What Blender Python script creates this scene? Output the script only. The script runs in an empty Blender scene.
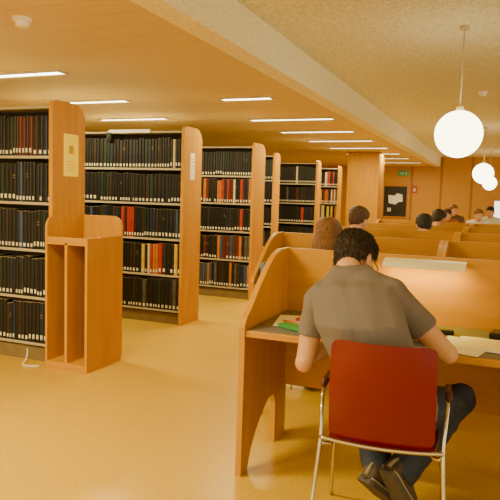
import bpy, bmesh, math, random
from mathutils import Vector, Matrix, noise
random.seed(11)
S = bpy.context.scene
C = S.collection
V = Vector
R = math.radians

# ------------------------------------------------------------ materials
def new_mat(name):
    m = bpy.data.materials.new(name); m.use_nodes = True
    nt = m.node_tree
    return m, nt, nt.nodes['Principled BSDF']

def mat(name, col, rough=.5, metal=0, var=.12, scale=(8, 8, 8), bump=0, bscale=60, emit=0, ecol=None, spec=.4, detail=4, coat=0):
    m, nt, b = new_mat(name)
    tc = nt.nodes.new('ShaderNodeTexCoord'); mp = nt.nodes.new('ShaderNodeMapping')
    mp.inputs['Scale'].default_value = scale
    nz = nt.nodes.new('ShaderNodeTexNoise'); nz.inputs['Scale'].default_value = 1; nz.inputs['Detail'].default_value = detail
    rp = nt.nodes.new('ShaderNodeValToRGB')
    rp.color_ramp.elements[0].position = .3; rp.color_ramp.elements[1].position = .7
    rp.color_ramp.elements[0].color = [c*(1-var) for c in col]+[1]
    rp.color_ramp.elements[1].color = [min(1, c*(1+var)) for c in col]+[1]
    L = nt.links.new
    L(tc.outputs['Object'], mp.inputs['Vector']); L(mp.outputs[0], nz.inputs['Vector'])
    L(nz.outputs['Fac'], rp.inputs['Fac']); L(rp.outputs[0], b.inputs['Base Color'])
    b.inputs['Roughness'].default_value = rough; b.inputs['Metallic'].default_value = metal
    b.inputs['Specular IOR Level'].default_value = spec; b.inputs['Coat Weight'].default_value = coat
    if bump:
        n2 = nt.nodes.new('ShaderNodeTexNoise'); n2.inputs['Scale'].default_value = bscale; n2.inputs['Detail'].default_value = 5
        bp = nt.nodes.new('ShaderNodeBump'); bp.inputs['Strength'].default_value = bump; bp.inputs['Distance'].default_value = .02
        L(tc.outputs['Object'], n2.inputs['Vector']); L(n2.outputs['Fac'], bp.inputs['Height']); L(bp.outputs[0], b.inputs['Normal'])
    if emit:
        b.inputs['Emission Color'].default_value = (*(ecol or col), 1); b.inputs['Emission Strength'].default_value = emit
    return m

def slat_mat(name, col, dark, wscale, axis='Y', width=.12, rough=.5):
    m, nt, b = new_mat(name)
    tc = nt.nodes.new('ShaderNodeTexCoord'); w = nt.nodes.new('ShaderNodeTexWave')
    w.bands_direction = axis; w.inputs['Scale'].default_value = wscale
    rp = nt.nodes.new('ShaderNodeValToRGB')
    rp.color_ramp.elements[0].color = [*dark, 1]; rp.color_ramp.elements[1].color = [*col, 1]
    rp.color_ramp.elements[0].position = 0; rp.color_ramp.elements[1].position = width
    L = nt.links.new
    L(tc.outputs['Object'], w.inputs['Vector']); L(w.outputs['Fac'], rp.inputs['Fac']); L(rp.outputs[0], b.inputs['Base Color'])
    b.inputs['Roughness'].default_value = rough
    return m

WOOD = (.56, .262, .0015)
M = {}
M['wood'] = mat('birch_wood', WOOD, .42, var=.10, scale=(14, 14, 1.6), spec=.2)
M['wood_h'] = mat('birch_wood_horizontal', WOOD, .42, var=.10, scale=(1.6, 14, 14), spec=.2)
M['wood_edge'] = mat('birch_edge', (.50, .20, .02), .45, scale=(3, 3, 20))
M['floor'] = mat('floor_linoleum', (.61, .365, .008), .30, var=.10, scale=(45, 45, 45), spec=.35, detail=8)
M['ceil_slat'] = slat_mat('ceiling_slats', (.74, .57, .23), (.68, .51, .19), 1.25, width=.05)
M['ceil_rough'] = mat('rough_plaster', (.95, .83, .56), .95, var=.22, scale=(34, 34, 34), bump=1.0, bscale=45, spec=.1, detail=8)
M['beam'] = mat('beam_plaster', (.95, .84, .58), .9, var=.12, scale=(34, 34, 34), bump=.7, bscale=45, spec=.1, detail=8)
M['wallwood'] = slat_mat('wall_wood_panels', (.54, .25, .008), (.30, .12, .008), .35, 'X', .03)
M['wall'] = mat('wall_paint', (.62, .44, .15), .8, var=.05)
M['cream'] = mat('cream_metal', (.60, .52, .34), .45, var=.04)
M['shelfmetal'] = mat('shelf_metal', (.46, .39, .26), .5, var=.04)
M['darkback'] = mat('dark_back_panel', (.05, .035, .02), .7)
M['plinth'] = mat('grey_plinth', (.20, .14, .06), .6)
M['desk'] = mat('desk_laminate', (.165, .148, .138), .5, var=.08)
M['white'] = mat('white_paper', (.93, .92, .90), .7, var=.03)
M['label'] = mat('book_label', (.72, .67, .54), .7, var=.03)
M['gold'] = mat('gold_foil', (.30, .19, .05), .4, var=.03)
M['pages'] = mat('page_block', (.40, .32, .2), .8, var=.1, scale=(60, 2, 2))
M['black'] = mat('black_plastic', (.012, .012, .013), .4)
M['chrome'] = mat('chrome', (.62, .58, .52), .16, metal=1, var=.02)
M['red'] = mat('red_plywood', (.185, .0012, .008), .26, var=.05, scale=(2, 2, 12), coat=.3)
M['darkred'] = mat('dark_red_pad', (.06, .005, .006), .4)
M['shirt'] = mat('taupe_cotton', (.185, .155, .15), .95, var=.05, scale=(5, 5, 5), bump=.4, bscale=11, spec=.1)
M['jeans'] = mat('blue_denim', (.028, .035, .060), .85, var=.40, scale=(9, 9, 9), bump=.4, bscale=22)
M['skin'] = mat('skin', (.68, .35, .18), .5, var=.06, scale=(12, 12, 12))
M['hair_dark'] = mat('dark_brown_hair', (.034, .018, .009), .55, var=.6, scale=(90, 30, 60), bump=.5, bscale=110)
M['hair_mid'] = mat('mid_brown_hair', (.065, .030, .012), .5, var=.5, scale=(90, 60, 30), bump=.5, bscale=90)
M['hair_brown'] = mat('brown_hair', (.17, .072, .022), .5, var=.4, scale=(90, 90, 12), bump=.5, bscale=90)
M['hair_black'] = mat('black_hair', (.016, .010, .007), .55, var=.5, scale=(90, 30, 60), bump=.5, bscale=110)
M['shoe'] = mat('brown_suede', (.095, .065, .042), .8, var=.3, scale=(14, 14, 14))
M['shoe_trim'] = mat('pale_shoe_trim', (.28, .23, .17), .7, var=.1)
M['sole'] = mat('shoe_sole', (.085, .070, .055), .8)
M['eye'] = mat('eye_white', (.7, .66, .6), .3, var=.02)
M['iris'] = mat('eye_iris', (.03, .02, .012), .3)
M['lip'] = mat('lips', (.42, .15, .1), .5)
M['strip'] = mat('light_diffuser', (.9, .85, .7), .5, emit=12, ecol=(1, .93, .70), var=.01)
M['globe'] = mat('opal_glass', (.9, .85, .7), .3, emit=9, ecol=(1, .92, .58), var=.01)
M['shade'] = mat('lamp_shade', (.82, .75, .50), .4, var=.02)
M['tube'] = mat('lamp_tube', (.9, .8, .6), .5, emit=3, ecol=(1, .7, .12), var=.01)
M['green'] = mat('green_cover', (.05, .28, .05), .5)
M['blue'] = mat('blue_cover', (.10, .22, .36), .5)
M['orange'] = mat('orange_plastic', (.62, .16, .03), .4)
M['redcover'] = mat('red_cover', (.45, .04, .02), .5)
M['yellow'] = mat('yellow_print_added_glow', (1.0, .78, .0001), .9, var=.02, scale=(6, 6, 6), spec=0, emit=.22, ecol=(1, .68, 0))  # slight glow put into the sheet to brighten it; paper gives no light
M['ochre'] = mat('ochre_ink', (.72, .46, .001), .9, spec=0)
M['signgreen'] = mat('sign_green', (.01, .24, .07), .4, emit=.15, ecol=(.01, .5, .12))
M['day'] = mat('bright_pane', (.9, .88, .8), .4, emit=2.2, ecol=(1, .94, .74), var=.01)
M['board'] = mat('dark_board', (.02, .015, .01), .5)
M['shirt_white'] = mat('white_cotton', (.70, .66, .55), .9)
M['shirt_orange'] = mat('rust_cotton', (.32, .11, .04), .9)
M['shirt_navy'] = mat('navy_cotton', (.03, .04, .08), .9)
M['shirt_brown'] = mat('brown_cotton', (.14, .08, .045), .9)
BOOKC = {'black': (.010, .009, .009), 'dark brown': (.028, .017, .012), 'dark green': (.012, .026, .018), 'navy blue': (.012, .017, .040),
         'red': (.36, .03, .014), 'orange': (.46, .15, .02), 'yellow': (.58, .39, .03), 'grey': (.08, .074, .066),
         'blue': (.035, .07, .15), 'cream': (.58, .50, .35), 'maroon': (.10, .018, .012)}
BM = {k: mat('book_'+k.replace(' ', '_'), v, .45, var=.2, scale=(10, 10, 10)) for k, v in BOOKC.items()}

# ------------------------------------------------------------ helpers
def link_mesh(name, me, mats, parent=None, smooth=False, loc=None):
    o = bpy.data.objects.new(name, me); C.objects.link(o)
    if not isinstance(mats, (list, tuple)): mats = [mats]
    for m in mats: me.materials.append(m)
    if smooth:
        for p in me.polygons: p.use_smooth = True
        if smooth == 'angle': me.set_sharp_from_angle(angle=R(35))
    if parent: o.parent = parent
    if loc: o.location = loc
    return o

def obj(name, bm, mats, parent=None, smooth=False, loc=None):
    bmesh.ops.recalc_face_normals(bm, faces=bm.faces)
    me = bpy.data.meshes.new(name); bm.to_mesh(me); bm.free()
    return link_mesh(name, me, mats, parent, smooth, loc)

def tag(o, label=None, cat=None, group=None, kind=None):
    if label: o['label'] = label
    if cat: o['category'] = cat
    if group: o['group'] = group
    if kind: o['kind'] = kind
    return o

def thing(name, label, cat, loc=(0, 0, 0), rz=0, group=None):
    o = bpy.data.objects.new(name, None); C.objects.link(o)
    o.location = loc; o.rotation_euler = (0, 0, rz); o.empty_display_size = .1
    return tag(o, label, cat, group)

def bx(bm, x0, x1, y0, y1, z0, z1, bev=0, mi=0):
    mtx = Matrix.Translation(((x0+x1)/2, (y0+y1)/2, (z0+z1)/2)) @ Matrix.Diagonal((x1-x0, y1-y0, z1-z0, 1))
    r = bmesh.ops.create_cube(bm, size=1, matrix=mtx)
    fs = set(f for v in r['verts'] for f in v.link_faces)
    for f in fs: f.material_index = mi
    if bev:
        es = list(set(e for v in r['verts'] for e in v.link_edges))
        bmesh.ops.bevel(bm, geom=es, offset=bev, segments=2, affect='EDGES', profile=.5)
    return bm

def box(*a, **k): return bx(bmesh.new(), *a, **k)

def prism(bm, pts, axis, a, b, mi=0):
    def mk(p, t):
        return {'X': (t, p[0], p[1]), 'Y': (p[0], t, p[1]), 'Z': (p[0], p[1], t)}[axis]
    va = [bm.verts.new(mk(p, a)) for p in pts]; vb = [bm.verts.new(mk(p, b)) for p in pts]
    fs = [bm.faces.new(va), bm.faces.new(vb[::-1])]
    n = len(pts)
    for i in range(n): fs.append(bm.faces.new((va[i], va[(i+1) % n], vb[(i+1) % n], vb[i])))
    for f in fs: f.material_index = mi
    return bm

def spline(pts, n=6):
    P = [V(p) for p in pts]; out = []
    for i in range(len(P)-1):
        p0 = P[max(0, i-1)]; p1 = P[i]; p2 = P[i+1]; p3 = P[min(len(P)-1, i+2)]
        for k in range(n):
            t = k/n
            out.append(.5*((2*p1)+(p2-p0)*t+(2*p0-5*p1+4*p2-p3)*t*t+(3*p1-p0-3*p2+p3)*t**3))
    out.append(P[-1]); return out

def tube(bm, pts, r, seg=10, mi=0):
    P = [V(p) for p in pts]; rs = r if isinstance(r, (list, tuple)) else [r]*len(P)
    up = None; rings = []
    for i, p in enumerate(P):
        t = (P[min(i+1, len(P)-1)]-P[max(i-1, 0)]).normalized()
        if up is None:
            up = t.orthogonal().normalized()
        else:
            up = (up-t*up.dot(t)).normalized()
        s = t.cross(up)
        rings.append([bm.verts.new(p+rs[i]*(up*math.cos(a)+s*math.sin(a))) for a in [2*math.pi*k/seg for k in range(seg)]])
    for i in range(len(rings)-1):
        for k in range(seg):
            f = bm.faces.new((rings[i][k], rings[i][(k+1) % seg], rings[i+1][(k+1) % seg], rings[i+1][k])); f.material_index = mi
    bm.faces.new(rings[0][::-1]).material_index = mi; bm.faces.new(rings[-1]).material_index = mi
    return bm

def ball(bm, c, r, sc=(1, 1, 1), rot=None, u=16, v=10):
    mtx = Matrix.Translation(c) @ (rot.to_4x4() if rot else Matrix()) @ Matrix.Diagonal((r*sc[0], r*sc[1], r*sc[2], 1))
    bmesh.ops.create_uvsphere(bm, u_segments=u, v_segments=v, radius=1, matrix=mtx)

def limb(bm, pts, rs, caps=True):
    tube(bm, pts, rs, 16)
    for i, (p, r) in enumerate(zip(pts, rs)):
        if caps or 0 < i < len(pts)-1 or i == 0: ball(bm, V(p), r*.995)

def ring(c, a, b, n=24): return [V(c)+a*math.cos(2*math.pi*k/n)+b*math.sin(2*math.pi*k/n) for k in range(n)]

def loft(bm, rings):
    vs = [[bm.verts.new(p) for p in r] for r in rings]; n = len(vs[0])
    for i in range(len(vs)-1):
        for k in range(n): bm.faces.new((vs[i][k], vs[i][(k+1) % n], vs[i+1][(k+1) % n], vs[i+1][k]))
    bm.faces.new(vs[0][::-1]); bm.faces.new(vs[-1])
    return vs

def remesh(bm, voxel, it=4, disp=None):
    bmesh.ops.recalc_face_normals(bm, faces=bm.faces)
    me = bpy.data.meshes.new('tmp'); bm.to_mesh(me); bm.free()
    o = bpy.data.objects.new('tmp', me); C.objects.link(o)
    m = o.modifiers.new('r', 'REMESH'); m.mode = 'VOXEL'; m.voxel_size = voxel
    s = o.modifiers.new('s', 'SMOOTH'); s.factor = .5; s.iterations = it
    bpy.context.view_layer.update()
    dg = bpy.context.evaluated_depsgraph_get()
    out = bpy.data.meshes.new_from_object(o.evaluated_get(dg))
    bpy.data.objects.remove(o); bpy.data.meshes.remove(me)
    if disp:
        nn = [v.normal.copy() for v in out.vertices]
        for v, n in zip(out.vertices, nn): v.co += n*disp(v.co)
    return out

def area(name, loc, sx, sy, power, col, parent=None, rot=(0, 0, 0)):
    l = bpy.data.lights.new(name, 'AREA'); l.shape = 'RECTANGLE'; l.size = sx; l.size_y = sy; l.energy = power; l.color = col
    o = bpy.data.objects.new(name, l); C.objects.link(o); o.location = loc; o.rotation_euler = rot
    if parent: o.parent = parent
    return o

# ------------------------------------------------------------ the setting
ZL, ZH, XB = 2.5, 2.8, -1.85
def struct(name, bm, m): return tag(obj(name, bm, m), kind='structure')
struct('floor', box(-7, 6, -3, 20.2, -.1, 0), M['floor'])
struct('ceiling', box(-7, XB-.18, -3, 20.2, ZL, ZL+.4), M['ceil_slat'])
struct('ceiling_right', box(XB, 6, -3, 20.2, ZH, ZH+.1), M['ceil_rough'])
struct('trim_1', box(XB-.18, XB, -3, 20.2, ZL-.01, ZH+.1), M['beam'])
struct('wall_back', box(-7, 6, 20, 20.2, 0, ZH), M['wallwood'])
struct('wall_left', box(-7.1, -6.9, -3, 20.2, 0, ZL), M['wall'])
struct('trim_2', box(-3.40, -2.66, 14.2, 14.9, 0, ZL-.005, .01), M['wood'])   # wood-clad column
b = box(-.26, .86, 19.96, 20, .86, .90); bx(b, -.26, .86, 19.96, 20, 1.48, 1.52)
for x in (-.26, .28, .82): bx(b, x, x+.04, 19.96, 20, .90, 1.48)
bx(b, -.22, .82, 19.985, 19.998, .90, 1.48, 0, 1)
tag(obj('window_1', b, [M['wood_edge'], M['day']]), kind='structure')

t = thing('notice_board', 'dark notice board with pale papers on the far wall beside the column', 'notice board', (-3.18, 19.998, .90))
obj('board', box(-.36, .36, -.03, 0, 0, .96), M['board'], t)
b = bmesh.new()
for a in ((-.40, -.36, 0, .96), (.36, .40, 0, .96), (-.40, .40, -.04, 0), (-.40, .40, .96, 1.0)): bx(b, a[0], a[1], -.04, 0, a[2], a[3])
obj('frame', b, M['wood_edge'], t)
obj('paper', prism(bmesh.new(), [(-.20, .42), (.02, .38), (.10, .46), (.24, .48), (.22, .70), (.05, .74), (-.02, .66), (-.22, .68)], 'Y', -.034, -.03), M['white'], t)
obj('paper', box(-.24, -.12, -.034, -.03, .15, .27), M['cream'], t)
t = thing('exit_sign', 'small green exit sign high on the far wall', 'sign', (-2.96, 19.998, 2.20))
obj('sign_box', box(-.16, .16, -.05, 0, 0, .15, .006), M['signgreen'], t)
b = bmesh.new()
prism(b, [(-.12, .06), (-.03, .06), (-.03, .035), (.02, .075), (-.03, .115), (-.03, .09), (-.12, .09)], 'Y', -.054, -.05)
bx(b, .06, .11, -.054, -.05, .03, .12); obj('arrow', b, M['cream'], t)
t = thing('wall_sign', 'small red sign on the far wall, right of the dark notice board', 'sign', (-2.60, 20, 1.66))
obj('plate', box(-.09, .09, -.012, 0, 0, .22, .004), M['redcover'], t)
obj('symbol', prism(bmesh.new(), [(-.04, .05), (.04, .05), (.05, .13), (.01, .17), (-.04, .14)], 'Y', -.014, -.012), M['cream'], t)

# ceiling strip lights
def strip(x0, x1, y, label, power):
    t = thing('ceiling_light', label, 'ceiling light', ((x0+x1)/2, y, ZL), 0, 'recessed strip lights in the slatted ceiling')
    w = (x1-x0)/2
    f = bmesh.new()
    for a in ((-w-.02, w+.02, -.075, -.055), (-w-.02, w+.02, .055, .075), (-w-.02, -w, -.055, .055), (w, w+.02, -.055, .055)):
        bx(f, a[0], a[1], a[2], a[3], -.02, 0)
    obj('frame', f, M['cream'], t)
    obj('diffuser', box(-w, w, -.055, .055, -.012, 0), M['strip'], t)
    area('strip_lamp', (0, 0, -.03), 2*w, .1, power*1.25, (1, .83, .38), t)
A = [(-5.03, -3.83, 4.66, 'strip light at the upper left, nearest the camera'), (-5.30, -4.20, 6.27, 'strip light above the second bookcase, left of its top sign'),
     (-5.70, -4.58, 7.85, 'strip light just over the top of the second bookcase'), (-3.01, -2.43, 6.43, 'short strip light alone over the aisle, nearest the beam')]
for x0, x1, y, l in A: strip(x0, x1, y, l, 52*(x1-x0))
ordn = ['nearest', 'second', 'third', 'fourth', 'fifth', 'sixth', 'seventh']
for k in range(6):
    strip(-3.5 if k else -3.4, -2.28 if k else -2.2, 8.24+1.58*k, ordn[k]+' in the line of full-length strip lights receding along the aisle', 40)
strip(-3.2, -2.2, 17.9, 'last small strip light beyond the wooden column', 45)
# unseen strips added over and behind the viewer to brighten the dark foreground
for x0, y in ((-3.4, 1.9), (-3.4, -.4)): strip(x0, x0+1.2, y, 'added unseen strip light overhead, brightening the foreground' if y > 0 else 'added unseen strip light behind the viewer, brightening the foreground', 95)

# globe pendants
for (x, y, l) in ((-.36, 5.26, 'large glowing white globe pendant nearest the camera'), (-.36, 12.2, 'middle glowing globe pendant of the row'),
                  (-.35, 17.9, 'smallest, farthest glowing globe pendant by the back wall')):
    t = thing('globe_pendant', l, 'pendant lamp', (x, y, 1.95), 0, 'globe pendants in a row')
    b = bmesh.new(); ball(b, (0, 0, 0), .188, u=40, v=24); obj('globe', b, M['globe'], t, True)
    obj('cord', tube(bmesh.new(), [(0, 0, .2), (0, 0, ZH-1.95-.03)], .006), M['cream'], t, True)
    b = bmesh.new(); prism(b, [(.03*math.cos(a), .03*math.sin(a)) for a in [k*.3142 for k in range(20)]], 'Z', .18, .215); obj('cap', b, M['cream'], t)
    b = bmesh.new(); prism(b, [(.04*math.cos(a), .04*math.sin(a)) for a in [k*.3142 for k in range(20)]], 'Z', ZH-1.95-.03, ZH-1.95); obj('ceiling_rose', b, M['cream'], t)
for (x, y, z, l) in ((-2.93, 3.18, ZL, 'round white smoke detector on the slatted ceiling'), (-.31, 8.36, ZH, 'small white detector on the rough plaster ceiling')):
    t = thing('smoke_detector', l, 'smoke detector', (x, y, z))
    for nm, r, z0, z1 in (('base', .06, -.02, 0), ('sensor_head', .04, -.055, -.02)):
        b = bmesh.new(); prism(b, [(r*math.cos(a), r*math.sin(a)) for a in [k*.2618 for k in range(24)]], 'Z', z0, z1); obj(nm, b, M['white'], t)

# ------------------------------------------------------------ bookcases
ROWS = [(-3.28, 3.90), (-3.09, 5.70), (-3.07, 7.60), (-3.40, 9.30), (-3.24, 11.2), (-3.30, 13.1)]
RN = ['nearest', 'second', 'third', 'fourth', 'fifth', 'farthest']
SH = [.15, .53, .92, 1.30, 1.67]
SN = ['bottom', 'fourth', 'third', 'second', 'top']
XL = -6.3
def rounded(y0, y1, z1, rf, rb):
    p = [(y0, 0)]
    p += [(y0+rf-rf*math.cos(a), z1-rf+rf*math.sin(a)) for a in [R(k*15) for k in range(7)]]
    p += [(y1-rb+rb*math.sin(a), z1-rb+rb*math.cos(a)) for a in [R(k*10) for k in range(10)]]
    p += [(y1, 0)]; return p
for ri, (xr, yf) in enumerate(ROWS):
    double = ri < 3
    DEP = .39 if double else .235
    t = thing('bookcase', ['nearest tall bookcase with a yellow notice on its end panel', 'second bookcase from the front with a white sheet on its end panel',
                           'third bookcase, holding a shelf of bright coloured spines', 'fourth bookcase, mostly hidden behind the third', 'fifth bookcase, dark, left of the wooden column',
                           'farthest bookcase beside the wooden column'][ri], 'bookcase', (xr, yf, 0), 0, 'rows of tall library bookcases')
    w = XL-xr
    obj('end_panel', prism(bmesh.new(), rounded(-.015, DEP, 2.11, .05, .14 if double else .08), 'X', -.035, 0), M['wood'], t)
    for z in SH:
        b = box(w, -.035, .012, .205, z-.016, z); bx(b, w, -.035, .006, .012, z-.018, z+.003); obj('shelf', b, M['shelfmetal'], t)
        if double: obj('shelf', box(w, -.035, .227, .38, z-.016, z), M['shelfmetal'], t)
    obj('back_panel', box(w, -.035, .214, .227, .1, 2.05), M['darkback'], t)
    obj('top_panel', box(w, -.035, .008, DEP-.01, 2.045, 2.062), M['shelfmetal'], t)
    obj('base', box(w, -.035, .03, DEP-.03, 0, .115), M['plinth'], t)
    obj('side_post', box(w-.03, w, 0, DEP-.01, 0, 2.06), M['cream'], t)
    if ri == 1:
        obj('sign_strip', box(-.95, -.43, -.006, .006, 2.045, 2.082), M['white'], t)
        b = box(-.965, -.905, -.03, -.001, 1.955, 2.05, .006); bx(b, -.955, -.915, -.04, -.03, 1.97, 2.0, .003)
        tag(obj('sign_clip', b, M['black'], t), 'small black clip hanging below the white sign strip')

def book_mesh(colour, gold, lab):
    bm = bmesh.new(); H = .325
    pts = [(-.02, .19), (-.02, .01), (-.016, .003), (-.008, 0), (.008, 0), (.016, .003), (.02, .01), (.02, .19)]
    prism(bm, pts, 'Z', 0, H)
    bx(bm, -.016, .016, .012, .186, H-.001, H+.0015, 0, 1)
    if lab == 1: bx(bm, -.010, .010, -.0012, .001, .020, .050, 0, 2)
    if lab == 2: bx(bm, -.010, .010, -.0012, .001, .030, .066, 0, 2)
    if gold:
        bx(bm, -.011, .011, -.0012, .001, .205, .21, 0, 3); bx(bm, -.009, .009, -.0012, .001, .225, .232, 0, 3)
    bmesh.ops.recalc_face_normals(bm, faces=bm.faces)
    me = bpy.data.meshes.new('book'); bm.to_mesh(me); bm.free()
    for m in (BM[colour], M['pages'], M['label'], M['gold']): me.materials.append(m)
    return me
BKM = {(c, g, l): book_mesh(c, g, l) for c in BOOKC for g in (0, 1) for l in (0, 1, 2)}
DARK = ['black']*13+['dark brown']*2+['dark green', 'navy blue']
def pick(ri, si, x, xr):
    u = (xr-x)
    r = random.random()
    if ri == 0 and si == 4: return random.choice(['maroon', 'maroon', 'dark brown', 'red']) if .2 < u < .42 else ('navy blue' if u < .11 else random.choice(DARK))
    if ri == 1 and si == 2: return random.choice(['red', 'maroon', 'dark brown', 'red']) if .60 < u < .78 and r < .8 else random.choice(DARK+['blue'])
    if ri == 1 and si == 1: return random.choice(['red', 'yellow', 'orange', 'cream', 'red', 'dark brown', 'black', 'black', 'yellow', 'black']) if (u < .6) else random.choice(DARK+['red'])
    if ri == 2 and si == 3: return random.choice(['red', 'orange', 'blue', 'maroon', 'cream', 'red', 'navy blue', 'black', 'dark brown', 'orange', 'yellow', 'black', 'black'])
    if ri == 2 and si in (0, 1): return random.choice(['navy blue', 'maroon', 'black', 'dark brown', 'black', 'black', 'black', 'blue', 'grey', 'orange'])
    if ri == 5: return random.choice(['cream', 'grey', 'orange', 'black', 'yellow', 'dark brown', 'red', 'black'])
    if r < .07: return random.choice(['maroon', 'navy blue', 'dark green', 'blue', 'cream', 'red', 'grey'])
    return random.choice(DARK)
VIS = [-3.93, -4.45, -3.92]
stuff = bmesh.new(); smats = list(BOOKC)
for ri, (xr, yf) in enumerate(ROWS):
    for si, z in enumerate(SH):
        x = xr-.04
        base_h = random.uniform(.99, 1.02); run = 0; rh = 1; rl = 1; rw = .04
        while x > XL+.08:
            # volumes of one series stand at one height, the next series at another
            if run <= 0: run = random.randint(2, 7); rh = random.uniform(.93, 1.03); rl = random.choice((1, 1, 1, 2)); rw = random.uniform(.028, .046)
            run -= 1
            w = max(.022, rw+random.uniform(-.008, .010))
            hs = base_h*rh*random.uniform(.98, 1.01)
            c = pick(ri, si, x, xr)
            if ri < 3 and x > VIS[ri]:
                lab = 0 if random.random() < .06 else rl
                o = bpy.data.objects.new('book', BKM[(c, int(random.random() < .10), lab)]); C.objects.link(o)
                o.location = (x-w/2, yf+.016+random.uniform(0, .003), z+.0005); o.scale = (w/.04*.99, 1, hs)
                tag(o, f'{c} bound volume on the {SN[si]} shelf of the {RN[ri]} bookcase', 'book', f'{c} volumes, {SN[si]} shelf, {RN[ri]} bookcase')
            else:
                bx(stuff, x-w*.99, x-w*.01, yf+.022, yf+.2, z+.0005, z+.325*hs, 0, smats.index(c))
                bx(stuff, x-w*.75, x-w*.25, yf+.0205, yf+.022, z+.03, z+.058, 0, len(smats))
            x -= w+.0003
tag(obj('shelved_books', stuff, [BM[c] for c in smats]+[M['label']]), 'small dark book spines filling the far bookcases', 'books', kind='stuff')

# notices on the end panels
t = thing('notice', 'yellow printed notice on the nearest bookcase end panel', 'notice', (-3.28, 4.02, 1.52))
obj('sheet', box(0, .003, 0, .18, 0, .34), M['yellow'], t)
obj('emblem', box(.003, .004, .06, .12, .18, .25), M['ochre'], t)
b = bmesh.new()
for k in range(4): bx(b, .003, .004, .03, .15-.03*(k % 2), .05+.022*k, .055+.022*k)
obj('print', b, M['ochre'], t)
t = thing('notice', 'narrow white sheet on the second bookcase end panel', 'notice', (-3.09, 5.82, 1.56))
obj('sheet', box(0, .003, 0, .10, 0, .28), M['white'], t)
b = bmesh.new()
for k in range(6): bx(b, .003, .004, .015, .085-.02*(k % 2), .04+.035*k, .046+.035*k)
obj('print', b, M['plinth'], t)

# wooden leaflet stand at the end of the nearest bookcase
t = thing('leaflet_stand', 'wooden stand with two tall open slots against the nearest bookcase end', 'stand', (-3.278, 3.80, 0))
W, D = .40, .45
r_ = .09
obj('side_panel', prism(bmesh.new(), [(0, 0)]+[(r_-r_*math.cos(a), 1.205-r_+r_*math.sin(a)) for a in [R(k*10) for k in range(10)]]+[(D, 1.205), (D, 0)], 'X', 0, .02), M['wood'], t)
obj('side_panel', prism(bmesh.new(), [(0, 0), (0, 1.045), (D, 1.045), (D, 0)], 'X', W-.022, W), M['wood'], t)
obj('divider', box(W/2-.012, W/2+.012, .0, D-.02, .06, 1.0), M['wood'], t)
obj('back_panel', prism(bmesh.new(), [(.02, .03), (W, .03), (W, 1.205-r_)]+[(W-r_+r_*math.cos(a), 1.205-r_+r_*math.sin(a)) for a in [R(k*10) for k in range(1, 10)]]+[(.02, 1.205)], 'Y', D, D+.02), M['wood'], t)
obj('top_tray', box(.02, W-.022, .0, D-.001, .985, 1.005, .003), M['wood_h'], t)
obj('front_lip', box(.02, W-.022, .0, .015, 1.005, 1.045, .003), M['wood_h'], t)
obj('slot_back', box(.02, W-.022, D-.02, D-.001, .06, .985), M['wood'], t)
obj('base', box(.02, W-.022, .0, D-.02, 0, .06), M['wood_h'], t)
tag(obj('cable', tube(bmesh.new(), spline([(-3.34, 3.80, .005), (-3.40, 3.765, .005), (-3.48, 3.77, .006), (-3.50, 3.83, .03), (-3.53, 3.885, .075), (-3.545, 3.892, .10)]), .004, 8), M['white'], None, True),
    'loose white cable on the floor by the leaflet stand', 'cable')

# ------------------------------------------------------------ study carrels
def carrel(x0, yf, label, lit=False):
    t = thing('study_carrel', label, 'study carrel', (x0, yf, 0), 0, 'wooden study carrels in rows')
    Wd, Dp = 1.338, .67
    prof = [(0, 0), (.006, .60), (.0, .76)]
    sp = spline([(0, .76, 0), (.025, .80, 0), (.10, .855, 0), (.20, .94, 0), (.32, 1.03, 0), (.42, 1.085, 0), (.52, 1.11, 0)], 5)[1:]
    prof += [(p.x, p.y) for p in sp]+[(Dp, 1.11), (Dp, 0), (.49, 0), (.49, .20)]
    arch = spline([(.485, .24, 0), (.45, .29, 0), (.36, .285, 0), (.24, .21, 0), (.14, .11, 0), (.085, 0, 0)], 5)
    prof += [(p.x, p.y) for p in arch]
    for xa in (0, Wd-.03):
        obj('side_panel', prism(bmesh.new(), prof, 'X', xa, xa+.03), M['wood'], t)
    obj('back_panel', box(.03, Wd-.03, Dp-.03, Dp, .30, 1.108), M['wood_h'], t)
    dk = obj('desktop', box(.03, Wd-.03, .01, Dp-.03, .71, .742, .004), M['wood_h'], t)
    obj('writing_surface', box(.035, Wd-.035, .03, Dp-.035, .742, .745), M['desk'], dk)
    if lit:
        lm = obj('reading_light', prism(bmesh.new(), [(.64, 1.092), (.60, 1.096), (.55, 1.090), (.515, 1.072), (.505, 1.055), (.512, 1.053), (.525, 1.066), (.56, 1.080), (.60, 1.086), (.64, 1.083)], 'X', .595, 1.01), M['shade'], t)
        obj('lamp_tube', tube(bmesh.new(), [(.615, .575, 1.070), (.99, .575, 1.070)], .007, 10), M['tube'], lm, True)
        area('reading_lamp', (.80, .55, 1.052), .4, .03, 2.6, (1, .74, .008), t, rot=(R(10), 0, 0))
    return t
carrel(-1.16, 2.73, 'nearest study carrel where the man in the taupe shirt sits', True)
for k, (y, nm) in enumerate(((4.23, 'second'), (5.73, 'third'), (7.23, 'fourth'), (8.73, 'fifth'))):
    carrel(-1.72, y, f'left carrel of the {nm} row of desks')
    carrel(-.38, y, f'right carrel of the {nm} row of desks')

# long tables at the far end
for y, l in ((13.1, 'nearer long table at the far end of the room'), (14.7, 'farther long table near the back wall')):
    t = thing('reading_table', l, 'table', (-.8, y, 0), 0, 'long tables at the far end')
    obj('tabletop', box(-1.1, 1.1, -.3, .3, .71, .745, .005), M['wood_h'], t)
    for sx in (-1, 1):
        for sy in (-1, 1): obj('leg', box(sx*1.02-.03, sx*1.02+.03, sy*.24-.03, sy*.24+.03, 0, .71), M['wood'], t)

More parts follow.
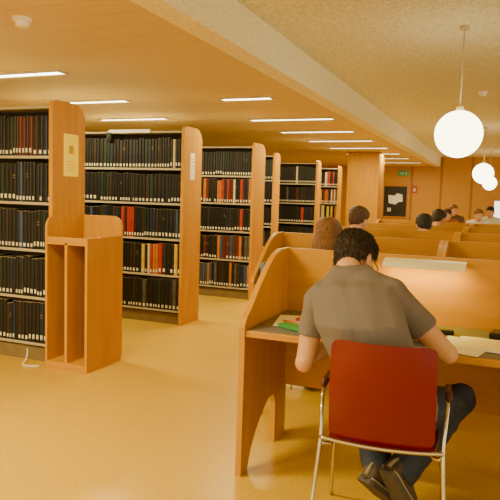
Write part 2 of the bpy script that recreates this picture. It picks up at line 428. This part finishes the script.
# ------------------------------------------------------------ things on the desks
ZT = .7455
def flat(name, label, cat, x, y, z, w, dd, h, rz, m, pages=None):
    t = thing(name, label, cat, (x, y, z), R(rz))
    if pages:
        obj('cover', box(-w/2, w/2, -dd/2, dd/2, 0, h, .001), m, t)
        obj('pages', box(-w/2+.004, w/2+.004, -dd/2-.002, dd/2-.006, h*.2, h*.8), pages, t)
    else:
        obj('sheet', box(-w/2, w/2, -dd/2, dd/2, 0, h), m, t)
    return t
flat('paper_sheet', 'white sheet of paper on the desk behind the green notebook', 'paper', -.975, 3.07, ZT, .21, .297, .002, 12, M['white'])
flat('paper_sheet', 'white sheet beside the left arm of the man', 'paper', -.80, 3.02, ZT+.0025, .21, .297, .002, -12, M['white'])
flat('notebook', 'green notebook on the desk, left of the man', 'notebook', -.935, 2.88, ZT+.003, .065, .14, .018, 66, M['green'], M['white'])
flat('notebook', 'small red notebook lying behind the green one', 'notebook', -.93, 3.08, ZT+.0055, .05, .09, .012, 75, M['redcover'], M['white'])
tag(obj('pen', tube(bmesh.new(), [(-1.03, 3.02, ZT+.0085), (-.93, 2.99, ZT+.0085), (-.915, 2.985, ZT+.0085)], [.005, .005, .001], 8), M['orange'], None, True), 'orange pen lying on the white paper', 'pen')
flat('paper_sheet', 'bright white sheet on the desk by the right arm of the man', 'paper', -.13, 2.93, ZT, .23, .32, .003, -14, M['white'])
t = thing('booklet', 'open white booklet on the desk at the right edge of the photo', 'booklet', (-.015, 2.99, ZT+.0035), R(-8))
for s in (-1, 1):
    pr = [(0, 0)]+[(s*.15*k/8, .001+.004*math.sin(math.pi*min(1, .25+.75*k/8))) for k in range(9)]+[(s*.15, 0)]
    obj('page_block', prism(bmesh.new(), pr, 'Y', -.14, .12), M['white'], t)
t = thing('calculator', 'black calculator above the open booklet', 'calculator', (.025, 3.21, ZT), R(-8))
obj('case', box(-.038, .038, -.065, .065, 0, .03, .006), M['black'], t)
obj('display', box(-.03, .03, .03, .055, .03, .032), M['plinth'], t)
b = bmesh.new()
for i in range(4):
    for j in range(4): bx(b, -.030+.016*i, -.020+.016*i, -.055+.02*j, -.042+.02*j, .03, .033)
obj('keys', b, M['plinth'], t)
t = thing('wallet', 'dark folded wallet lying by the right arm of the man', 'wallet', (-.225, 3.16, ZT), R(15))
obj('body', box(-.04, .04, -.03, .03, 0, .02, .007), M['black'], t); obj('flap', box(-.038, .038, -.029, .008, .02, .024, .002), M['sole'], t)
for k, (l, m, h) in enumerate((('pale blue book standing against the left side of the second carrel row', M['blue'], .15), ('darker blue book standing beside the pale one on the second carrel row', BM['blue'], .135))):
    x = -1.665+.037*k
    t = thing('book', l, 'book', (x, 4.42, ZT)); obj('cover', box(-.017, .017, -.09, .09, 0, h, .003), m, t)
    obj('pages', box(-.013, .013, -.088, .091, .004, h+.001), M['pages'], t)
flat('paper_sheet', 'white sheet on the left desk of the second carrel row', 'paper', -1.5, 4.33, ZT, .2, .14, .002, 5, M['white'])

# ------------------------------------------------------------ chair
def make_chair(label, loc, rz):
    t = thing('stacking_chair', label, 'chair', loc, rz, 'red plywood chairs with chrome frames')
    def shell(fn, nu, nv, th):
        bm = bmesh.new(); g = []
        for i in range(nu+1):
            g.append([bm.verts.new(fn(i/nu, j/nv)) for j in range(nv+1)])
        for i in range(nu):
            for j in range(nv): bm.faces.new((g[i][j], g[i+1][j], g[i+1][j+1], g[i][j+1]))
        bmesh.ops.recalc_face_normals(bm, faces=bm.faces)
        bmesh.ops.solidify(bm, geom=bm.faces[:], thickness=th)
        return bm
    def back(u, v):
        # plan of a rounded rectangle, gently hollowed
        z0, z1, rc = .475, .875, .034
        z = z0+(z1-z0)*v
        hw = .200-.006*v
        e = min(z-z0, z1-z)
        if e < rc: hw -= rc-math.sqrt(max(0, rc*rc-(rc-e)**2))
        x = (2*u-1)*hw
        k = x/.2
        return V((x, -.192-.05*v-.052*(1-k*k)*(.3+.7*v)-.022*math.sin(math.pi*v), z))
    obj('backrest', shell(back, 20, 60, .006), M['red'], t, 'angle')
    def seat(u, v):
        hw = .20+.015*math.sin(math.pi*v)
        y = -.19+.42*v
        z = .455-.012*math.sin(math.pi*min(1, v*1.2))-(.03*((v-.85)/.15)**2 if v > .85 else 0)+.01*(2*u-1)**2
        return V(((2*u-1)*hw, y, z))
    obj('seat', shell(seat, 14, 16, .011), M['red'], t, 'angle')
    for s in (-1, 1):
        obj('leg', tube(bmesh.new(), spline([(s*.262, -.31, 0), (s*.245, -.235, .25), (s*.232, -.195, .46), (s*.236, -.165, .56), (s*.241, -.115, .625), (s*.243, -.02, .640), (s*.243, .03, .640)], 5), .0078, 12), M['chrome'], t, True)
        obj('leg', tube(bmesh.new(), spline([(s*.25, .27, 0), (s*.235, .20, .25), (s*.21, .15, .415), (s*.19, .06, .428), (s*.19, -.14, .43), (s*.225, -.195, .44)], 5), .0078, 12), M['chrome'], t, True)
        b = bmesh.new(); limb(b, [(s*.243, -.09, .645), (s*.243, -.03, .652), (s*.243, .05, .651)], [.013, .015, .013]); obj('armrest', b, M['darkred'], t, True)
    fr = tube(bmesh.new(), spline([(-.234, -.2, .465), (-.12, -.215, .46), (0, -.22, .458), (.12, -.215, .46), (.234, -.2, .465)], 4), .0078, 12)
    tube(fr, [(-.19, .05, .428), (.19, .05, .428)], .009)
    obj('frame', fr, M['chrome'], t, True)
    return t
chair0 = make_chair('red plywood chair with chrome legs under the man in taupe', (-.395, 2.50, 0), R(5))
def dup(root, label, loc, rz):
    r = root.copy(); C.objects.link(r); r.location = loc; r.rotation_euler = (0, 0, rz); r['label'] = label
    for ch in root.children:
        c = ch.copy(); C.objects.link(c); c.parent = r
    return r

# ------------------------------------------------------------ people
HR = [(-.118, .018, .080, .045), (-.112, .034, .088, .02), (-.095, .047, .092, -.015), (-.06, .060, .093, -.06), (-.025, .068, .092, -.083), (.015, .074, .090, -.096),
      (.05, .077, .090, -.101), (.08, .071, .078, -.093), (.102, .054, .055, -.072), (.114, .032, .028, -.046), (.119, .01, -.002, -.018)]
def head_rings(grow=0, n=30, dense=1):
    out = []
    H = HR
    if dense > 1:
        P = spline([(h[0], h[1], h[2]) for h in HR], dense); Q = spline([(h[3], 0, 0) for h in HR], dense)
        H = [(p.x, p.y, p.z, q.x) for p, q in zip(P, Q)]
    for z, w, f, bk in H:
        zz = z*(1+grow/.118)
        out.append([V(((w+grow)*math.cos(a), (f+bk)/2+((f-bk)/2+grow)*math.sin(a), zz)) for a in [2*math.pi*k/n for k in range(n)]])
    return out

def hand(bm, w, d, n, side):
    d = V(d).normalized(); n = V(n); n = (n-d*n.dot(d)).normalized(); r = d.cross(n); th = -r*side
    loft(bm, [ring(w-d*.01, r*.026, n*.02, 16), ring(w+d*.03, r*.036, n*.018, 16), ring(w+d*.065, r*.041, n*.015, 16), ring(w+d*.088, r*.039, n*.011, 16)])
    for off, L in ((.031, .070), (.0105, .080), (-.0105, .074), (-.031, .058)):
        p = w+d*.08+th*off; pts = [p.copy()]; ang = 10
        for k, fr in enumerate((.45, .31, .24)):
            a = R(ang); p = p+(d*math.cos(a)-n*math.sin(a)+th*off*3).normalized()*L*fr; pts.append(p.copy()); ang += 26
        limb(bm, pts, [.0092, .0085, .0078, .0066])
    p = w+d*.018+th*.026
    limb(bm, [p, p+d*.03+th*.026-n*.006, p+d*.058+th*.034-n*.014, p+d*.08+th*.034-n*.02], [.014, .0115, .010, .008])

def make_person(label, J, shirt, pants, hair, origin, long_hair=False, voxel=.008, glasses=False, fine=False, wrinkle=.004):
    O = V((origin[0], origin[1], 0))
    J = {k: (V(v)-O if k not in ('hdir', 'hup') else V(v)) for k, v in J.items()}
    t = thing('person', label, 'person', O)
    s = (J['shr']-J['shl']).normalized(); s.z *= .5; s.normalize()
    f = V((0, 0, 1)).cross(s).normalized()
    # head frame
    yd = J['hdir'].normalized(); zu = (J['hup']-yd*J['hup'].dot(yd)).normalized(); xd = yd.cross(zu)
    Mh = Matrix(((xd.x, yd.x, zu.x), (xd.y, yd.y, zu.y), (xd.z, yd.z, zu.z))).to_4x4(); Mh.translation = J['head']
    T = lambda p: Mh @ V(p)
    # body
    bm = bmesh.new()
    loft(bm, [[Mh @ p for p in r] for r in head_rings(0)])
    rot = Mh.to_3x3()
    limb(bm, [T((0, .088, .012)), T((0, .102, -.018)), T((0, .108, -.034))], [.008, .011, .014])
    for sx in (-1, 1):
        ball(bm, T((sx*.014, .096, -.036)), .009)
        ball(bm, T((sx*.081, -.008, -.012)), 1, (.010, .021, .034), rot @ Matrix.Rotation(sx*.35, 3, 'Z'))
        ball(bm, T((sx*.081, -.002, -.036)), .009)
        ball(bm, T((sx*.032, .082, .024)), 1, (.022, .012, .007), rot)
        ball(bm, T((sx*.040, .070, -.03)), 1, (.02, .018, .018), rot)
    ball(bm, T((0, .088, -.062)), 1, (.026, .012, .012), rot); ball(bm, T((0, .080, -.098)), 1, (.022, .014, .014), rot)
    limb(bm, [J['neck']-V((0, 0, .04)), J['neck']*.5+T((0, -.025, -.07))*.5, T((0, -.02, -.05))], [.066, .056, .056])
    TR = [('pelvis', .160, .105), ('waist', .150, .10), ('chest', .165, .105), ('upper', .15, .09)]
    loft(bm, [ring(J[k], s*w, f*d_) for k, w, d_ in TR]+[ring(J['neck'], s*.055, f*.055)])
    for q in 'lr':
        sh, el, wr = J['sh'+q], J['el'+q], J['wr'+q]
        limb(bm, [J['upper']*.5+sh*.5, sh, sh*.55+el*.45, el, el*.65+wr*.35, wr], [.06, .055, .049, .042, .043, .026])
        hand(bm, wr+(wr-el).normalized()*.008, J['hd'+q]-wr, (0, 0, 1), 1 if q == 'r' else -1)
        limb(bm, [J['hip'+q], J['kn'+q], J['an'+q]], [.075, .052, .036])
    me = remesh(bm, voxel, 3)
    body = link_mesh('body', me, M['skin'], t, True)
    # eyes and mouth
    for sx in (-1, 1):
        b = bmesh.new(); ball(b, T((sx*.032, .083, .004)), .0125); e = obj('eye', b, M['eye'], t, True)
        b = bmesh.new(); ball(b, T((sx*.032, .0925, .003)), .006); obj('iris', b, M['iris'], e, True)
        b = bmesh.new(); limb(b, [T((sx*.016, .096, .026)), T((sx*.034, .094, .031)), T((sx*.05, .082, .026))], [.003, .004, .002]); obj('eyebrow', b, hair, t, True)
    b = bmesh.new(); limb(b, [T((-.022, .093, -.066)), T((0, .101, -.063)), T((.022, .093, -.066))], [.003, .006, .003]); limb(b, [T((-.018, .093, -.071)), T((0, .1, -.073)), T((.018, .093, -.071))], [.003, .006, .003]); obj('mouth', b, M['lip'], t, True)
    # hair
    b = bmesh.new(); loft(b, head_rings(.007 if fine else .010, 88 if fine else 44, 8 if fine else 4))
    kill = []
    for v in b.verts:
        tt = (v.co.y+.1)/.19
        zm = (-.102+.117*max(0, tt-.12)/.38) if tt < .5 else (.015+.06*(tt-.5)/.5)
        if .38 < tt < .62: zm = min(zm, .012)
        zm += .006*noise.noise(v.co*60)
        if v.co.z < zm: kill.append(v)
    bmesh.ops.delete(b, geom=kill, context='VERTS')
    bmesh.ops.recalc_face_normals(b, faces=b.faces); b.normal_update()
    nn = {v: v.normal.copy() for v in b.verts}
    for v in b.verts: v.co += nn[v]*(.0022*noise.noise(v.co*70)+.0015*noise.noise(v.co*22)+.003+(.003 if v.co.z > .07 else 0))
    seeds = []
    if fine:
        rnd = random.Random(3)
        vs = [(v.co.copy(), nn[v]) for v in b.verts]
        for _ in range(2800):
            p, n = rnd.choice(vs)
            # short hair runs down and outward from the crown, close to the scalp
            dn = V((p.x*2.2, (p.y+.03)*1.6, -.10+.6*max(0, p.z-.06)))
            dn = (dn-n*dn.dot(n))
            if dn.length < 1e-4: continue
            dn.normalize(); dn += V((rnd.uniform(-.35, .35), rnd.uniform(-.35, .35), rnd.uniform(-.25, .25)))
            seeds.append((p-n*.003, n, dn.normalized(), rnd.uniform(.014, .028), rnd.uniform(.0011, .0020)))
    bmesh.ops.solidify(b, geom=b.faces[:], thickness=.012)
    for p, n, dn, L, r in seeds:
        tube(b, [p, p+dn*L*.5+n*.006, p+dn*L+n*.005], [r, r*.8, r*.15], 5)
    if long_hair:
        ball(b, (0, -.07, -.08), 1, (.082, .05, .15), u=24, v=16)
        for sx in (-1, 1): ball(b, (sx*.07, -.02, -.07), 1, (.025, .045, .13))
    for v in b.verts: v.co = Mh @ v.co
    obj('hair', b, hair, t, True)
    if glasses:
        b = bmesh.new()
        for sx in (-1, 1):
            tube(b, [T((sx*.083, -.02, .008)), T((sx*.082, .02, .018)), T((sx*.076, .092, .014)), T((sx*.062, .106, .012))], .0022, 8)
            tube(b, [T((sx*.034+.026*math.cos(a), .109-.002*abs(math.cos(a)), .002+.018*math.sin(a))) for a in [2*math.pi*k/20 for k in range(21)]], .0018, 8)
        tube(b, [T((-.009, .112, .008)), T((0, .114, .011)), T((.009, .112, .008))], .0018, 8)
        obj('glasses', b, M['black'], t, True)
    # shirt
    b = bmesh.new()
    pel, wa, ch, up, ne = J['pelvis'], J['waist'], J['chest'], J['upper'], J['neck']
    loft(b, [ring(pel-V((0, 0, .03)), s*.185, f*.13), ring(pel+V((0, 0, .06)), s*.188, f*.132), ring(wa, s*.180, f*.125), ring(wa*.5+ch*.5, s*.182, f*.13), ring(ch, s*.192, f*.128),
             ring(ch*.4+up*.6, s*.192, f*.12), ring(up+V((0, 0, .015)), s*.175, f*.105), ring(up*.45+ne*.55, s*.13, f*.09), ring(ne+V((0, 0, .02 if fine else .012)), s*.078, f*.074)])
    for q in 'lr':
        sh, el = J['sh'+q], J['el'+q]
        limb(b, [up*.45+ne*.2+sh*.35, sh, sh*.72+el*.28, sh*.42+el*.58], [.078, .068, .063, .061], caps=False)
    def dp(c):
        if fine:   # soft folds hanging from the shoulder blades and gathering at the waist
            low = max(0, min(1, (1.0-c.z)/.35))
            return .0075*noise.noise(V((c.x*17+c.z*10, c.y*6, c.z*4)))+.008*low*noise.noise(V((c.x*8-c.z*4, c.y*7+5, c.z*24)))
        return wrinkle*(noise.noise(V((c.x*9+c.z*14, c.y*9, c.z*5)))+.5*noise.noise(V((c.x*22-c.z*16, c.y*20, c.z*12))))
    link_mesh('shirt', remesh(b, .006 if fine else .009, 14 if fine else 4, dp), shirt, t, True)
    # trousers
    b = bmesh.new()
    loft(b, [ring(pel-V((0, 0, .075)), s*.15, f*.10), ring(pel-V((0, 0, .03)), s*.178, f*.122), ring(pel+V((0, 0, .05)), s*.175, f*.122), ring(pel+V((0, 0, .1)), s*.165, f*.112)])
    for q in 'lr':
        h, k, a = J['hip'+q], J['kn'+q], J['an'+q]
        g = 1.06 if fine else 1
        limb(b, [h, h*.5+k*.5, k, k*.5+a*.5, a-(k-a).normalized()*.03], [.088, .085*g, .070*g, .067*g, .066*g], caps=False)
    dp2 = lambda c: .006*noise.noise(c*16)+.004*noise.noise(c*34)
    link_mesh('trousers', remesh(b, .009, 3, dp2), pants, t, True)
    for q in 'lr':
        a = J['an'+q]; d = (J['toe'+q]-a).normalized(); u = (V((0, 0, 1))-d*d.z).normalized(); r = d.cross(u); base = a-u*.082
        prof = [(-.078, .026, .055), (-.065, .038, .088), (-.03, .042, .10), (.02, .044, .092), (.08, .050, .072), (.13, .053, .060), (.17, .044, .050), (.195, .024, .036)]
        b = bmesh.new(); loft(b, [ring(base+d*x+u*(hh/2+.012), r*w, u*hh/2, 20) for x, w, hh in prof]); so = obj('shoe', b, M['shoe'], t, True)
        b = bmesh.new(); loft(b, [[base+d*x+r*w*k1*1.08+u*k2 for k1, k2 in ((-1, 0), (1, 0), (1, .026), (-1, .026))] for x, w, hh in prof]); obj('sole', b, M['sole'], so)
        b = bmesh.new()
        for k in range(4):
            x = .03+.022*k; hh = .098-.01*k
            tube(b, [base+d*x-r*.022+u*(hh-.004), base+d*(x+.004)+u*(hh+.004), base+d*(x+.008)+r*.022+u*(hh-.004)], .0025, 6)
        obj('laces', b, M['sole'], so, True)
        if fine:
            b = bmesh.new()   # pale welt round the sole and a heel tab
            for sg in (-1, 1): tube(b, [base+d*x+r*sg*w*1.08+u*.028 for x, w, hh in prof], .004, 6)
            tube(b, [base-d*.083+u*.035, base-d*.076+u*.075, base-d*.06+u*.10], .009, 8)
            obj('welt', b, M['shoe_trim'], so, True)
    return t

main = dict(pelvis=(-.37, 2.50, .54), waist=(-.415, 2.425, .71), chest=(-.50, 2.415, .905), upper=(-.553, 2.50, 1.03), neck=(-.588, 2.595, 1.098),
            head=(-.600, 2.705, 1.13), hdir=(.36, .80, -.78), hup=(.06, .62, .80),
            shl=(-.715, 2.56, .955), shr=(-.395, 2.515, 1.015), ell=(-.75, 2.50, .69), elr=(-.170, 2.61, .775), wrl=(-.63, 2.755, .785), wrr=(-.27, 2.85, .785),
            hdl=(-.55, 2.85, .77), hdr=(-.33, 2.94, .765), hipl=(-.465, 2.52, .535), hipr=(-.285, 2.52, .535), knl=(-.57, 2.86, .53), knr=(-.125, 2.85, .52),
            anl=(-.435, 2.66, .20), anr=(-.325, 2.60, .25), toel=(-.37, 2.80, .075), toer=(-.26, 2.70, .075))
make_person('man in a taupe t-shirt and dark jeans bent over a desk, back to the camera', main, M['shirt'], M['jeans'], M['hair_dark'], (-.39, 2.5), voxel=.0045, glasses=True, fine=True)

def seated(label, x, y, rz, hz, shirt, hair, long_hair=False, lean=.2, turn=.05):
    k = lean/.2
    g = dict(pelvis=(0, 0, .54), waist=(0, 0, .72), chest=(0, .05*k, .92), upper=(0, .08*k, 1.015), neck=(0, .115*k, 1.08), head=(0, .115*k+.08, 1.19),
             shl=(-.185, .08*k, 1.0), shr=(.185, .08*k, 1.0), ell=(-.25, .2, .78), elr=(.25, .2, .78), wrl=(-.15, .42, .79), wrr=(.15, .42, .79), hdl=(-.1, .52, .775), hdr=(.1, .52, .775),
             hipl=(-.09, 0, .535), hipr=(.09, 0, .535), knl=(-.14, .38, .53), knr=(.14, .38, .53), anl=(-.13, .34, .10), anr=(.13, .34, .10), toel=(-.14, .5, .04), toer=(.14, .5, .04))
    m = Matrix.Translation((x, y, 0)) @ Matrix.Rotation(rz, 4, 'Z')
    J = {}
    for kk, v in g.items():
        v = V(v)
        if kk in ('neck', 'head', 'upper', 'shl', 'shr', 'chest'): v.z += (hz-1.19)*(1 if kk in ('neck', 'head') else .6)
        J[kk] = m @ v
    J['hdir'] = Matrix.Rotation(rz, 3, 'Z') @ V((turn, .9, -.35)); J['hup'] = V((0, 0, 1))
    make_person(label, J, shirt, M['jeans'], hair, (x, y), long_hair=long_hair, voxel=.009)
FOLK = [('person with long brown hair in the second carrel row', -1.10, 3.92, 0, 1.135, 'shirt_brown', 'hair_brown', True, .05, 'chair of the person with long brown hair'),
        ('person with short dark brown hair in the third carrel row', -1.22, 5.42, 0, 1.205, 'shirt_navy', 'hair_mid', False, .3, 'chair of the person with short dark brown hair'),
        ('dark-haired person in the fourth carrel row', -.80, 6.92, 0, 1.13, 'shirt_navy', 'hair_black', False, -.3, 'chair in the fourth carrel row'),
        ('dark-haired person in the fifth carrel row', -.78, 8.42, 0, 1.17, 'shirt_brown', 'hair_dark', False, .5, 'chair in the fifth carrel row'),
        ('person in a rust shirt facing the camera at the nearer long table', -1.06, 13.75, math.pi, 1.13, 'shirt_orange', 'hair_dark', False, .5, 'chair of the person in rust'),
        ('person in a brown shirt facing the camera at the farther long table', -1.05, 15.35, math.pi, 1.22, 'shirt_brown', 'hair_brown', False, -.6, 'chair at the farther long table'),
        ('brown-haired person in a white shirt facing the camera at the nearer long table', -.44, 13.75, math.pi, 1.15, 'shirt_white', 'hair_brown', False, -.4, 'chair of the brown-haired person in white'),
        ('black-haired person in a white shirt at the right end of the farther long table', -.24, 15.35, math.pi, 1.20, 'shirt_white', 'hair_black', False, .4, 'chair of the black-haired person in white')]
for l, x, y, rz, hz, sh, ha, lg, tn, cl in FOLK:
    seated(l, x, y, rz, hz, M[sh], M[ha], lg, turn=tn)
    dup(chair0, cl, (x, y, 0), rz)

# ------------------------------------------------------------ light and camera
w = bpy.data.worlds.new('world'); S.world = w; w.use_nodes = True
w.node_tree.nodes['Background'].inputs[0].default_value = (1, .86, .48, 1); w.node_tree.nodes['Background'].inputs[1].default_value = 1.8

cam = bpy.data.cameras.new('camera'); cam.sensor_width = 36; cam.lens = 36*612/500; cam.clip_start = .05
co = bpy.data.objects.new('camera', cam); C.objects.link(co)
co.matrix_world = Matrix.Translation((0, 0, 1.4)) @ Matrix.Rotation(R(22.2), 4, 'Z') @ Matrix.Rotation(R(85), 4, 'X') @ Matrix.Rotation(R(1.7), 4, 'Z')
S.camera = co
